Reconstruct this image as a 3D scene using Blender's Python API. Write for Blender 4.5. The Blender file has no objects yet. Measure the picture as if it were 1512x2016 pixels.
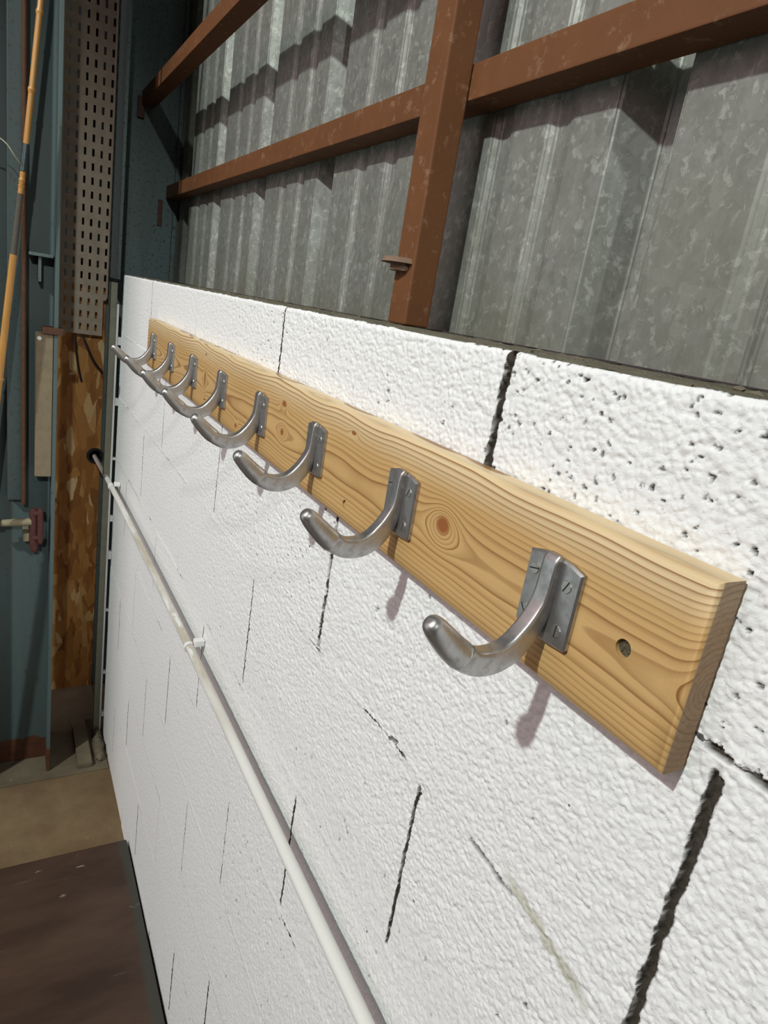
import bpy, bmesh, math, random
import numpy as np
from mathutils import Vector, Matrix
random.seed(7)
C = bpy.context.scene.collection
PI = math.pi

# ------------------------------------------------------------------ node helper
class NT:
    def __init__(s, name):
        s.m = bpy.data.materials.new(name); s.m.use_nodes = True
        s.t = s.m.node_tree; s.b = s.t.nodes['Principled BSDF']; s._pos = None
    def n(s, typ, **kw):
        nd = s.t.nodes.new(typ)
        for k, v in kw.items(): setattr(nd, k, v)
        return nd
    def l(s, a, b): s.t.links.new(a, b)
    def put(s, sock, v):
        if hasattr(v, 'links') or isinstance(v, bpy.types.NodeSocket): s.l(v, sock)
        else: sock.default_value = v
    @property
    def pos(s):
        if s._pos is None: s._pos = s.n('ShaderNodeTexCoord').outputs['Object']
        return s._pos
    def xyz(s):
        sp = s.n('ShaderNodeSeparateXYZ'); s.l(s.pos, sp.inputs[0]); return sp.outputs[0], sp.outputs[1], sp.outputs[2]
    def f(s, op, a, b=None, c=None, clamp=False):
        nd = s.n('ShaderNodeMath', operation=op); nd.use_clamp = clamp
        s.put(nd.inputs[0], a)
        if b is not None: s.put(nd.inputs[1], b)
        if c is not None: s.put(nd.inputs[2], c)
        return nd.outputs[0]
    def comb(s, x, y, z):
        nd = s.n('ShaderNodeCombineXYZ')
        s.put(nd.inputs[0], x); s.put(nd.inputs[1], y); s.put(nd.inputs[2], z); return nd.outputs[0]
    def scale(s, v, sc):
        nd = s.n('ShaderNodeVectorMath', operation='MULTIPLY'); s.put(nd.inputs[0], v); nd.inputs[1].default_value = sc; return nd.outputs[0]
    def vadd(s, v, w):
        nd = s.n('ShaderNodeVectorMath', operation='ADD'); s.put(nd.inputs[0], v); s.put(nd.inputs[1], w); return nd.outputs[0]
    def noise(s, v, sc, det=2.0, rough=0.5, color=False):
        nd = s.n('ShaderNodeTexNoise'); s.put(nd.inputs['Vector'], v); nd.inputs['Scale'].default_value = sc
        nd.inputs['Detail'].default_value = det; nd.inputs['Roughness'].default_value = rough
        return nd.outputs['Color'] if color else nd.outputs['Fac']
    def vor(s, v, sc, feature='F1', out='Distance', rnd=1.0):
        nd = s.n('ShaderNodeTexVoronoi', feature=feature); s.put(nd.inputs['Vector'], v); nd.inputs['Scale'].default_value = sc
        nd.inputs['Randomness'].default_value = rnd
        return nd.outputs[out]
    def white(s, v):
        nd = s.n('ShaderNodeTexWhiteNoise', noise_dimensions='3D'); s.put(nd.inputs['Vector'], v); return nd.outputs['Value']
    def ramp(s, v, stops, interp='LINEAR'):
        nd = s.n('ShaderNodeValToRGB'); s.put(nd.inputs[0], v); cr = nd.color_ramp; cr.interpolation = interp
        while len(cr.elements) < len(stops): cr.elements.new(0.5)
        for e, (p, c) in zip(cr.elements, stops):
            e.position = p; e.color = (c, c, c, 1) if not hasattr(c, '__len__') else (*c, 1)
        return nd.outputs[0]
    def mr(s, v, a, b, c=0.0, d=1.0, smooth=False):
        nd = s.n('ShaderNodeMapRange', interpolation_type='SMOOTHSTEP' if smooth else 'LINEAR'); s.put(nd.inputs[0], v)
        for i, q in enumerate((a, b, c, d)): s.put(nd.inputs[i + 1], q)
        return nd.outputs[0]
    def mix(s, fac, a, b):
        nd = s.n('ShaderNodeMix', data_type='RGBA'); s.put(nd.inputs[0], fac)
        s.put(nd.inputs[6], (*a, 1) if isinstance(a, tuple) else a); s.put(nd.inputs[7], (*b, 1) if isinstance(b, tuple) else b)
        return nd.outputs[2]
    def bump(s, h, strength=0.5, dist=0.002, prev=None):
        nd = s.n('ShaderNodeBump'); s.put(nd.inputs['Height'], h); nd.inputs['Strength'].default_value = strength
        nd.inputs['Distance'].default_value = dist
        if prev is not None: s.l(prev, nd.inputs['Normal'])
        return nd.outputs[0]
    def attr(s, name):
        nd = s.n('ShaderNodeAttribute'); nd.attribute_name = name; return nd.outputs['Fac']
    def out(s, col=None, rough=None, metal=None, normal=None, spec=None):
        if col is not None: s.put(s.b.inputs['Base Color'], (*col, 1) if isinstance(col, tuple) else col)
        if rough is not None: s.put(s.b.inputs['Roughness'], rough)
        if metal is not None: s.put(s.b.inputs['Metallic'], metal)
        if spec is not None: s.put(s.b.inputs['Specular IOR Level'], spec)
        if normal is not None: s.l(normal, s.b.inputs['Normal'])
        return s.m

# ------------------------------------------------------------------ materials
P = 0.2193; BL = 0.5175

def mat_block():
    t = NT('white_painted_block'); x, y, z = t.xyz()
    tt = t.f('ADD', t.f('DIVIDE', t.f('SUBTRACT', t.f('MULTIPLY', z, -1.0), 0.195), P), 1.0)
    jz = t.f('MULTIPLY', t.f('SUBTRACT', t.noise(t.scale(t.pos, (9, 1, 3)), 1.0, 3), 0.5), 0.05)
    tj = t.f('ADD', tt, jz)
    c = t.f('FLOOR', tt); fz = t.f('FRACT', tt)
    u = t.f('ADD', t.f('DIVIDE', x, BL), t.f('MULTIPLY', t.f('MODULO', t.f('ADD', c, 20.0), 2.0), 0.5))
    uj = t.f('FLOOR', t.f('ADD', u, 0.5))
    du = t.f('MULTIPLY', t.f('SUBTRACT', u, uj), BL)
    wob = t.f('MULTIPLY', t.f('SUBTRACT', t.noise(t.scale(t.pos, (0, 0, 55)), 1.0, 3), 0.5), 0.004)
    rnd = t.white(t.comb(uj, c, 3.3))
    w = t.f('MULTIPLY', t.mr(t.noise(t.scale(t.pos, (3, 3, 70)), 1.0, 3, .65), .22, .55), t.mr(rnd, 0, 1, .0013, .0024))
    dv = t.f('ABSOLUTE', t.f('ADD', du, wob))
    mv = t.f('SUBTRACT', 1.0, t.mr(t.f('SUBTRACT', dv, w), -0.0002, 0.0005, smooth=True))
    keep = t.mr(t.noise(t.comb(t.f('MULTIPLY', uj, 7.1), t.f('MULTIPLY', c, 5.3), t.f('MULTIPLY', z, 9.0)), 1.0, 1), .30, .38)
    top = t.mr(fz, .05, .10); bot = t.mr(fz, .97, .93)
    mv = t.f('MULTIPLY', t.f('MULTIPLY', mv, keep), t.f('MULTIPLY', t.f('MAXIMUM', top, t.mr(z, -.19, -.18)), bot))
    # bed joints: mostly painted over, here and there open
    hj = t.f('ABSOLUTE', t.f('MULTIPLY', t.f('SUBTRACT', t.f('FRACT', t.f('ADD', tj, 0.5)), 0.5), P))
    open_ = t.mr(t.noise(t.scale(t.pos, (7, 0, 4)), 1.0, 3, .6),   .57, .63)
    hw = t.f('MULTIPLY', t.mr(t.noise(t.scale(t.pos, (90, 0, 40)), 1.0, 3, .7), .45, .65), .0022)
    mh = t.f('MULTIPLY', t.f('SUBTRACT', 1.0, t.mr(t.f('SUBTRACT', hj, hw), -0.0002, 0.0006, smooth=True)), t.f('MULTIPLY', open_, t.mr(z, -.15, -.18)))
    ridge = t.mr(hj, .007, .001)
    pit = t.attr('pit')
    # little holes in the surface
    pc = t.vor(t.pos, 34.0); pr = t.vor(t.pos, 34.0, out='Color')
    hole = t.f('MULTIPLY', t.mr(t.f('ADD', pc, t.f('MULTIPLY', t.noise(t.pos, 300, 2), .12)), .115, .09), t.mr(t.f('ADD', t.noise(t.pos, 3.1, 2), t.f('MULTIPLY', pr, .35)), .74, .80))
    dark = t.f('MAXIMUM', t.f('MAXIMUM', mv, mh), t.f('MAXIMUM', pit, hole), clamp=True)
    fine = t.noise(t.pos, 650, 3, .6)
    warp = t.vadd(t.pos, t.scale(t.noise(t.pos, 60, 2, color=True), (.008, .008, .008)))
    cells = t.vor(warp, 230.0, 'SMOOTH_F1'); cells2 = t.vor(warp, 130.0, 'SMOOTH_F1')
    h = t.f('ADD', t.f('MULTIPLY', t.f('ADD', cells, t.f('MULTIPLY', cells2, 1.2)), -1.0), t.f('MULTIPLY', fine, .25))
    h = t.f('ADD', h, t.f('MULTIPLY', t.f('MULTIPLY', ridge, t.mr(t.noise(t.scale(t.pos, (5, 0, 5)), 1.0, 2), .4, .6)), .7))
    h = t.f('SUBTRACT', h, t.f('MULTIPLY', dark, 1.2))
    paint = t.mix(t.noise(t.pos, 2.3, 3), (.80, .805, .80), (.83, .838, .835))
    smx = t.f('ADD', t.f('MULTIPLY', t.f('SUBTRACT', x, .178), 1.0), 0.0)
    smz = t.f('ADD', t.f('ADD', z, .4165), t.f('MULTIPLY', smx, .25))
    sm = t.f('MULTIPLY', t.mr(t.f('ABSOLUTE', smx), .055, .035), t.mr(t.f('ADD', t.f('ABSOLUTE', smz), t.f('MULTIPLY', t.f('SUBTRACT', t.noise(t.pos, 90, 2), .5), .012)), .0065, .004))
    paint = t.mix(sm, paint, (.56, .56, .48))
    col = t.mix(dark, paint, t.mix(t.noise(t.pos, 180, 3), (.022, .018, .014), (.085, .073, .058)))
    nrm = t.bump(h, .6, .0018)
    return t.out(col, .82, 0, nrm, .15)

def mat_ledge():
    t = NT('mossy_mortar_ledge')
    col = t.mix(t.noise(t.pos, 26, 4), (.085, .078, .056), (.24, .22, .165))
    return t.out(col, .95, 0, t.bump(t.noise(t.pos, 240, 4), .8, .003), .1)

KNOTS = [(-.0118, -.1537, .020, .016, .020), (-.415, -.1249, .016, .009, .014), (-.412, -.163, .013, .010, .013), (-.2013, -.116, .012, .005, .006),
         (-.835, -.158, .010, .030, .010), (-.62, -.20, .012, .008, .008), (-1.15, -.130, .016, .010, .010)]
def mat_pine(end):
    t = NT('pine_end_grain' if end else 'oiled_pine'); x, y, z = t.xyz()
    zc = t.f('ADD', -.163, t.f('MULTIPLY', t.f('SUBTRACT', t.noise(t.scale(t.pos, (2.6, 0, 0)), 1.0, 2), .5), .035))
    yc = t.f('ADD', .001, t.f('MULTIPLY', t.f('SUBTRACT', t.noise(t.vadd(t.scale(t.pos, (3.2, 0, 0)), (5.5, 2.2, 1.1)), 1.0, 2), .5), .034))
    a = t.f('SUBTRACT', z, zc); b = t.f('SUBTRACT', y, yc)
    r = t.f('SQRT', t.f('ADD', t.f('MULTIPLY', a, a), t.f('MULTIPLY', b, b)))
    core = None
    for kx, kz, sx, sz, A in KNOTS:
        ex = t.f('DIVIDE', t.f('SUBTRACT', x, kx), sx); ez = t.f('DIVIDE', t.f('SUBTRACT', z, kz), sz)
        d = t.f('ADD', t.f('MULTIPLY', ex, ex), t.f('MULTIPLY', ez, ez))
        g = t.f('POWER', 2.718, t.f('MULTIPLY', d, -1.0))
        r = t.f('SUBTRACT', r, t.f('MULTIPLY', g, A))
        k = t.mr(g, .70, .90)
        core = k if core is None else t.f('MAXIMUM', core, k)
    r = t.f('ADD', r, t.f('MULTIPLY', t.noise(t.scale(t.pos, (9, 40, 40)), 1.0, 2), .0035))
    ring = t.f('FRACT', t.f('ADD', t.f('MULTIPLY', r, 235.0), t.f('MULTIPLY', t.noise(t.comb(r, 0.0, 0.0), 60, 1), 1.2)))
    late = t.ramp(ring, [(0, 0.0), (.42, .06), (.72, .5), (.86, 1.0), (.95, .85), (1.0, 0.0)])
    vary = t.mr(t.noise(t.comb(t.f('MULTIPLY', r, 235.0), 3.0, 0.0), .9, 1), .3, .7, .45, 1.0)
    fib = t.noise(t.scale(t.pos, (14, 500, 500)), 1.0, 3, .6)
    sap = t.mr(t.f('ADD', z, t.f('MULTIPLY', t.noise(t.scale(t.pos, (3, 0, 0)), 1.0, 2), .02)), -.118, -.095)
    early = t.mix(t.noise(t.scale(t.pos, (4, 26, 26)), 1.0, 2), (.545, .335, .130), (.64, .425, .185))
    early = t.mix(sap, early, (.72, .56, .33))
    col = t.mix(t.f('MULTIPLY', late, t.f('MULTIPLY', vary, .92)), early, (.225, .090, .020))
    col = t.mix(t.f('MULTIPLY', t.mr(fib, .45, .75), .18), col, (.42, .24, .09))
    col = t.mix(core, col, (.30, .105, .030))
    nrm = t.bump(t.f('ADD', fib, t.f('MULTIPLY', late, .5)), .12, .0006)
    rough = .42
    if end:
        gr = t.noise(t.scale(t.pos, (300, 300, 300)), 1.0, 3, .7)
        col = t.mix(.68, col, t.mix(gr, (.16, .10, .065), (.40, .30, .22)))
        nrm = t.bump(gr, .6, .001); rough = .8
    return t.out(col, rough, 0, nrm, .35)

def mat_alu(dirty=0.0):
    t = NT('polished_aluminium')
    sc = t.noise(t.scale(t.pos, (60, 500, 60)), 1.0, 3, .7)
    pat = t.noise(t.pos, 95, 4, .65)
    col = t.mix(t.mr(pat, .45, .75), (.49, .485, .48), (.32, .31, .295))
    rough = t.mr(t.f('ADD', pat, t.f('MULTIPLY', sc, .4)), .4, 1.0, .26, .52)
    return t.out(col, rough, .92, t.bump(t.f('ADD', t.noise(t.pos, 140, 3), t.f('MULTIPLY', sc, .3)), .10, .001))

def simple(name, col, rough=.6, metal=0.0, var=.25, sc=60, bump=.2, bd=.001, spec=.3):
    t = NT(name)
    c2 = tuple(min(1, v * (1 + var)) for v in col); c1 = tuple(v * (1 - var) for v in col)
    nz = t.noise(t.pos, sc, 4, .6)
    return t.out(t.mix(nz, c1, c2), rough, metal, t.bump(nz, bump, bd), spec)

def mat_galv():
    t = NT('galvanised_sheet'); x, y, z = t.xyz()
    wv = t.vadd(t.scale(t.pos, (1, 1, .8)), t.scale(t.noise(t.pos, 55, 2, color=True), (.022, .022, .022)))
    sp = t.vor(wv, 85, out='Color')
    sepn = t.n('ShaderNodeSeparateColor'); t.l(sp, sepn.inputs[0]); spv = sepn.outputs[0]
    big = t.noise(t.pos, 4.0, 5, .65)
    streak = t.noise(t.scale(t.pos, (70, 70, 1.6)), 1.0, 4, .65)
    v = t.f('ADD', t.f('ADD', t.f('MULTIPLY', spv, .22), t.f('MULTIPLY', big, .55)), t.f('ADD', t.f('MULTIPLY', streak, .45), t.f('MULTIPLY', t.noise(t.pos, 110, 4, .7), .4)))
    fl = t.mr(t.noise(wv, 75, 4, .7), .54, .64)
    base = t.mix(t.mr(v, .4, 1.2), (.140, .147, .128), (.335, .345, .312))
    base = t.mix(t.f('MULTIPLY', fl, .38), base, (.58, .60, .55))
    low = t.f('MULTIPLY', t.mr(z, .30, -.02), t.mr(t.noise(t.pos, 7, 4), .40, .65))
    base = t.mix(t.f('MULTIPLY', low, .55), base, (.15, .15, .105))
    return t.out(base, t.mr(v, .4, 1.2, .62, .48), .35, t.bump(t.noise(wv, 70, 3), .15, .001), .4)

def mat_oxide(name='red_oxide_paint', a=(.120, .047, .018), b=(.185, .073, .027)):
    t = NT(name)
    n1 = t.noise(t.pos, 14, 5, .65)
    col = t.mix(n1, a, b)
    col = t.mix(t.mr(t.noise(t.pos, 45, 4, .7), .58, .72), col, (.25, .145, .085))
    return t.out(col, .62, 0, t.bump(t.noise(t.pos, 160, 3), .25, .001), .3)

def mat_blue(rust_z=None, tone=1.0):
    t = NT('flaking_blue_steel_paint'); x, y, z = t.xyz()
    col = t.mix(t.noise(t.scale(t.pos, (6, 6, 1.5)), 1.0, 4), tuple(tone * v for v in (.055, .092, .098)), tuple(tone * v for v in (.105, .152, .150)))
    spk = t.mr(t.noise(t.pos, 85, 3, .7), *((.62, .70) if rust_z is not None else (.565, .63)))
    col = t.mix(t.f('MULTIPLY', spk, .75), col, (.035, .03, .026))
    dirt = t.mr(t.noise(t.scale(t.pos, (14, 14, 1.2)), 1.0, 5, .65), .40, .68)
    col = t.mix(t.f('MULTIPLY', dirt, .5), col, (.085, .085, .075))
    if rust_z is not None:
        rz = t.mr(t.f('ADD', z, t.f('MULTIPLY', t.noise(t.pos, 18, 4), .10)), rust_z + .055, rust_z + .045)
        col = t.mix(rz, col, t.mix(t.noise(t.pos, 30, 4), (.05, .018, .012), (.16, .065, .035)))
    return t.out(col, .55, 0, t.bump(t.noise(t.pos, 120, 3), .2, .001), .35)

def mat_osb():
    t = NT('oriented_strand_board')
    out = None
    cols = []
    for i, (rot, sc) in enumerate(((.25, 13), (-.5, 16), (1.1, 14))):
        mp = t.n('ShaderNodeMapping'); mp.inputs['Rotation'].default_value = (rot, 0, 0); mp.inputs['Scale'].default_value = (1, 2.6, .85)
        mp.inputs['Location'].default_value = (0, i * 3.1, i * 1.7); t.l(t.pos, mp.inputs[0])
        wv = t.vadd(mp.outputs[0], t.scale(t.noise(t.pos, 14, 2, color=True), (.0, .05, .05)))
        cols.append(t.vor(wv, sc, out='Color'))
    def red(c):
        s = t.n('ShaderNodeSeparateColor'); t.l(c, s.inputs[0]); return s.outputs[0]
    a, b, c = map(red, cols)
    v = t.f('MAXIMUM', t.f('MULTIPLY', a, t.mr(b, .3, .5)), t.f('MULTIPLY', c, .6))
    col = t.ramp(v, [(0, (.20, .075, .017)), (.35, (.36, .155, .035)), (.65, (.46, .23, .065)), (.9, (.58, .38, .16)), (1, (.66, .50, .27))])
    fib = t.noise(t.scale(t.pos, (1, 160, 22)), 1.0, 3)
    col = t.mix(t.f('MULTIPLY', fib, .35), col, (.09, .04, .012))
    return t.out(col, .6, 0, t.bump(v, .2, .001), .3)

def mat_concrete(name, a, b):
    t = NT(name)
    col = t.mix(t.mr(t.noise(t.pos, 5, 6, .6), .3, .7), a, b)
    col = t.mix(t.mr(t.noise(t.pos, 38, 4, .7), .68, .80), col, tuple(min(1, v * 1.7) for v in b))
    return t.out(col, .85, 0, t.bump(t.noise(t.pos, 70, 4), .4, .003), .2)

def mat_ply():
    t = NT('dark_brown_board'); x, y, z = t.xyz()
    col = t.mix(t.mr(t.noise(t.scale(t.pos, (10, 3, 3)), 1.0, 5, .6), .3, .7), (.040, .022, .014), (.085, .050, .033))
    sc = t.mr(t.noise(t.scale(t.pos, (90, 4, 4)), 1.0, 3, .6), .66, .74)
    col = t.mix(t.f('MULTIPLY', sc, .4), col, (.19, .14, .11))
    spot = t.f('MULTIPLY', t.mr(t.vor(t.vadd(t.scale(t.pos, (1, .35, 1)), t.scale(t.noise(t.pos, 60, 2, color=True), (.02, .01, 0))), 17), .10, .06), t.mr(t.noise(t.pos, 9, 2), .47, .55))
    col = t.mix(spot, col, (.33, .29, .24))
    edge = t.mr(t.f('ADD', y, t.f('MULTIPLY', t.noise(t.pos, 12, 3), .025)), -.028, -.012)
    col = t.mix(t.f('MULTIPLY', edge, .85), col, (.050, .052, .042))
    return t.out(col, .42, 0, t.bump(t.noise(t.pos, 50, 4), .15, .002), .4)

def mat_conduit():
    t = NT('white_plastic_conduit'); x, y, z = t.xyz()
    grime = t.f('MULTIPLY', t.mr(x, -.42, -.60), t.mr(t.f('ADD', t.noise(t.scale(t.pos, (4, 30, 30)), 1.0, 4, .6), t.f('MULTIPLY', t.f('ADD', z, .685), 14.0)), .38, .66))
    spill = t.f('MULTIPLY', t.mr(t.noise(t.scale(t.pos, (14, 120, 120)), 1.0, 3), .58, .63), t.mr(x, -.66, -.70))
    col = t.mix(t.f('MULTIPLY', grime, .8), (.74, .74, .70), (.42, .36, .25))
    col = t.mix(spill, col, (.76, .76, .74))
    return t.out(col, .38, 0, None, .45)

def mat_bamboo():
    t = NT('varnished_bamboo')
    st = t.noise(t.scale(t.pos, (160, 160, 9)), 1.0, 3)
    col = t.mix(st, (.33, .14, .028), (.54, .285, .075))
    return t.out(col, .32, 0, None, .5)

M = dict(block=mat_block(), ledge=mat_ledge(), pine=mat_pine(False), pine_end=mat_pine(True), alu=mat_alu(), galv=mat_galv(),
    oxide=mat_oxide(), blue=mat_blue(-1.73), blue2=mat_blue(None, 1.25), osb=mat_osb(),
    floor=mat_concrete('worn_brown_concrete', (.13, .085, .043), (.225, .165, .092)),
    kerb=mat_concrete('grey_concrete', (.105, .085, .055), (.20, .17, .115)),
    ply=mat_ply(), conduit=mat_conduit(), bamboo=mat_bamboo(),
    screw=simple('dull_steel_screw', (.50, .50, .47), .38, .9, .2, 300),
    slot=simple('screw_slot_dark', (.03, .026, .02), .9),  # near-black colour for the screw slots
    tray=simple('dusty_galvanised_tray', (.36, .305, .235), .75, .1, .3, 26, .2),
    dark_end=simple('dark_steel_cladding', (.010, .012, .012), .9, 0, .4, 20),
    timber=simple('dirty_timber', (.205, .165, .105), .8, 0, .3, 40, .4),
    rust=simple('brown_rust', (.085, .038, .022), .8, 0, .4, 60, .5),
    maroon=simple('dark_red_oxide', (.085, .032, .028), .6, 0, .35, 50, .3),
    cable=simple('black_cable', (.018, .016, .015), .6),
    strip=simple('grey_green_strip', (.20, .195, .15), .75, 0, .3, 30, .3),
    white=simple('white_paint', (.78, .78, .77), .7, 0, .04, 40, .3),
    rubber=simple('black_grommet', (.015, .014, .016), .5),
    ferrule=simple('dark_blue_ferrule', (.055, .075, .085), .3, .5, .3, 80, .1),
    wood_plug=simple('wood_plug', (.48, .29, .11), .7, 0, .3, 300, .4),
    grime=simple('dusty_screw_hole', (.10, .085, .05), .95, 0, .8, 420, .9, .002),
    pale_rod=simple('pale_grubby_rod', (.26, .225, .145), .6, 0, .3, 40),
    wire=simple('pale_wire', (.45, .42, .33), .4, .6),
    debris=simple('mortar_crumbs', (.15, .13, .095), .95, 0, .5, 60, .5),
    dark_section=simple('dull_dark_section', (.085, .075, .06), .8, 0, .35, 200, .5))

# ------------------------------------------------------------------ mesh helpers
def link(o, parent=None):
    C.objects.link(o)
    if parent is not None: o.parent = parent
    return o
def finish(name, bm, mats, parent=None, smooth=True, angle=35):
    me = bpy.data.meshes.new(name); bmesh.ops.recalc_face_normals(bm, faces=bm.faces); bm.to_mesh(me); bm.free()
    for m in (mats if isinstance(mats, (list, tuple)) else [mats]): me.materials.append(m)
    o = bpy.data.objects.new(name, me)
    if smooth:
        for p in me.polygons: p.use_smooth = True
        me.set_sharp_from_angle(angle=math.radians(angle))
        wn = o.modifiers.new('weighted normals', 'WEIGHTED_NORMAL'); wn.keep_sharp = True; wn.weight = 80
    return link(o, parent)
def tag(o, label, cat, group=None, kind=None):
    o['label'] = label; o['category'] = cat
    if group: o['group'] = group
    if kind: o['kind'] = kind
    return o
def thing(name, label, cat, loc=(0, 0, 0), group=None):
    o = bpy.data.objects.new(name, None); o.location = loc; o.empty_display_size = .05
    link(o); return tag(o, label, cat, group)
def struct(o): o['kind'] = 'structure'; return o
def box(bm, x0, x1, y0, y1, z0, z1, bev=0.0, seg=2):
    r = bmesh.ops.create_cube(bm, size=1.0)
    vs = r['verts']
    for v in vs:
        v.co = Vector(((x0 + x1) / 2 + v.co.x * (x1 - x0), (y0 + y1) / 2 + v.co.y * (y1 - y0), (z0 + z1) / 2 + v.co.z * (z1 - z0)))
    if bev > 0:
        es = list({e for v in vs for e in v.link_edges})
        bmesh.ops.bevel(bm, geom=es, offset=bev, segments=seg, affect='EDGES', profile=.5)
def ring_tube(bm, stations, closed_caps=True):
    """stations: list of lists of Vectors (same count)"""
    rows = [[bm.verts.new(p) for p in st] for st in stations]
    n = len(rows[0])
    for a, b in zip(rows, rows[1:]):
        for i in range(n): bm.faces.new((a[i], a[(i + 1) % n], b[(i + 1) % n], b[i]))
    if closed_caps:
        bm.faces.new(rows[0]); bm.faces.new(rows[-1])
def tube(bm, pts, rad, n=14):
    pts = [Vector(p) for p in pts]; sts = []
    rads = rad if hasattr(rad, '__len__') else [rad] * len(pts)
    up = Vector((0, 0, 1)); prev = None
    for i, p in enumerate(pts):
        d = (pts[min(i + 1, len(pts) - 1)] - pts[max(i - 1, 0)]).normalized()
        if prev is None:
            s = d.cross(up) if abs(d.z) < .95 else d.cross(Vector((1, 0, 0)))
        else: s = prev - d * prev.dot(d)
        s.normalize(); prev = s; t = s.cross(d)
        sts.append([p + (s * math.cos(a) + t * math.sin(a)) * rads[i] for a in [2 * PI * k / n for k in range(n)]])
    ring_tube(bm, sts)
def curve_pts(pts, n=8):
    pts = [Vector(p) for p in pts]; out = []
    for i in range(len(pts) - 1):
        p0 = pts[max(i - 1, 0)]; p1 = pts[i]; p2 = pts[i + 1]; p3 = pts[min(i + 2, len(pts) - 1)]
        for k in range(n):
            t = k / n
            out.append(.5 * ((2 * p1) + (p2 - p0) * t + (2 * p0 - 5 * p1 + 4 * p2 - p3) * t * t + (3 * p1 - p0 - 3 * p2 + p3) * t ** 3))
    out.append(pts[-1]); return out
def disc(bm, c, axis, r, h, n=24, bev=0.0):
    axis = Vector(axis).normalized(); rot = axis.to_track_quat('Z', 'Y').to_matrix().to_4x4()
    m = Matrix.Translation(Vector(c)) @ rot
    r_ = bmesh.ops.create_cone(bm, cap_ends=True, segments=n, radius1=r, radius2=r - bev, depth=h, matrix=m)
    return r_['verts']
def cut(o, cutter_bm):
    me = bpy.data.meshes.new('cutter'); cutter_bm.to_mesh(me); cutter_bm.free()
    co = bpy.data.objects.new('cutter', me); C.objects.link(co)
    md = o.modifiers.new('b', 'BOOLEAN'); md.operation = 'DIFFERENCE'; md.object = co; md.solver = 'EXACT'
    bpy.context.view_layer.update()
    ev = o.evaluated_get(bpy.context.evaluated_depsgraph_get())
    new = bpy.data.meshes.new_from_object(ev)
    o.modifiers.clear(); old = o.data; o.data = new; new.name = old.name
    bpy.data.objects.remove(co); bpy.data.meshes.remove(me); bpy.data.meshes.remove(old)

# ------------------------------------------------------------------ numpy noise
def hsh(i, j, s):
    v = np.sin(i * 127.1 + j * 311.7 + s * 74.7) * 43758.5453
    return v - np.floor(v)
def vnoise(x, z, s=0):
    i, j = np.floor(x), np.floor(z); fx, fz = x - i, z - j
    fx = fx * fx * (3 - 2 * fx); fz = fz * fz * (3 - 2 * fz)
    return (hsh(i, j, s) * (1 - fx) + hsh(i + 1, j, s) * fx) * (1 - fz) + (hsh(i, j + 1, s) * (1 - fx) + hsh(i + 1, j + 1, s) * fx) * fz
def worley(x, z, s=0):
    i, j = np.floor(x), np.floor(z)
    f1 = np.full(x.shape, 9.0); f2 = np.full(x.shape, 9.0); idr = np.zeros(x.shape)
    for a in (-1, 0, 1):
        for b in (-1, 0, 1):
            px = i + a + hsh(i + a, j + b, s); pz = j + b + hsh(i + a, j + b, s + 1)
            d = np.hypot(px - x, pz - z); near = d < f1
            f2 = np.where(near, f1, np.minimum(f2, d)); idr = np.where(near, hsh(i + a, j + b, s + 2), idr); f1 = np.where(near, d, f1)
    return f1, f2, idr

# ------------------------------------------------------------------ the block wall
WX0, FZ = -2.08, -1.83
def axis_pts(stops):
    out = []
    for (a, b, st) in stops: out += list(np.arange(a, b - 1e-9, st))
    out.append(stops[-1][1]); return np.array(out)
xs = axis_pts([(WX0, -1.2, .006), (-1.2, -.5, .004), (-.5, -.1, .0026), (-.1, .36, .00125), (.36, .8, .01), (.8, 4.0, .1)])
zs = axis_pts([(FZ, -1.0, .006), (-1.0, -.55, .004), (-.55, .0, .0014)])
X, Z = np.meshgrid(xs, zs)
fade = np.clip((X + 1.3) / 0.9, .25, 1)
wx = X + .004 * (vnoise(X * 90, Z * 90, 3) - .5); wz = Z + .004 * (vnoise(X * 90, Z * 90, 5) - .5)
f1, f2, _ = worley(wx / .0068, wz / .0056, 11)
g1, g2, gid = worley(wx / .0135, wz / .011, 21)
h = -.0010 * f1 ** 1.4 + .0008 * np.clip((f2 - f1) * 5, 0, 1)
h += -.0010 * g1 ** 1.5 + .0004 * (vnoise(X * 16, Z * 16, 8) - .5) * 2 + .0012 * (vnoise(X * 5, Z * 5, 9) - .5) * 2
h *= fade
cc = np.where(Z > -.195, 0, np.floor((-Z - .195) / P) + 1)
uu = X / BL + .5 * (cc % 2); bi = np.floor(uu)
rough_blk = hsh(bi, cc, 41)
rough_blk = np.where((cc == 0) & (X > 0), 1.0, rough_blk)
h += .0016 * (hsh(bi, cc, 31) - .5)
# pits where the paint did not reach
p1, p2, pid = worley(X / .0085 + .5 * vnoise(X * 420, Z * 420, 61), Z / .0075 + .5 * vnoise(X * 420, Z * 420, 62), 51)
pits = (pid < .006 + .22 * rough_blk ** 6) * np.clip((.19 - p1) * 14, 0, 1) * np.clip((X + .9) / .4, 0, 1)
pit = pits.copy(); h -= .0028 * pits
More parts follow.
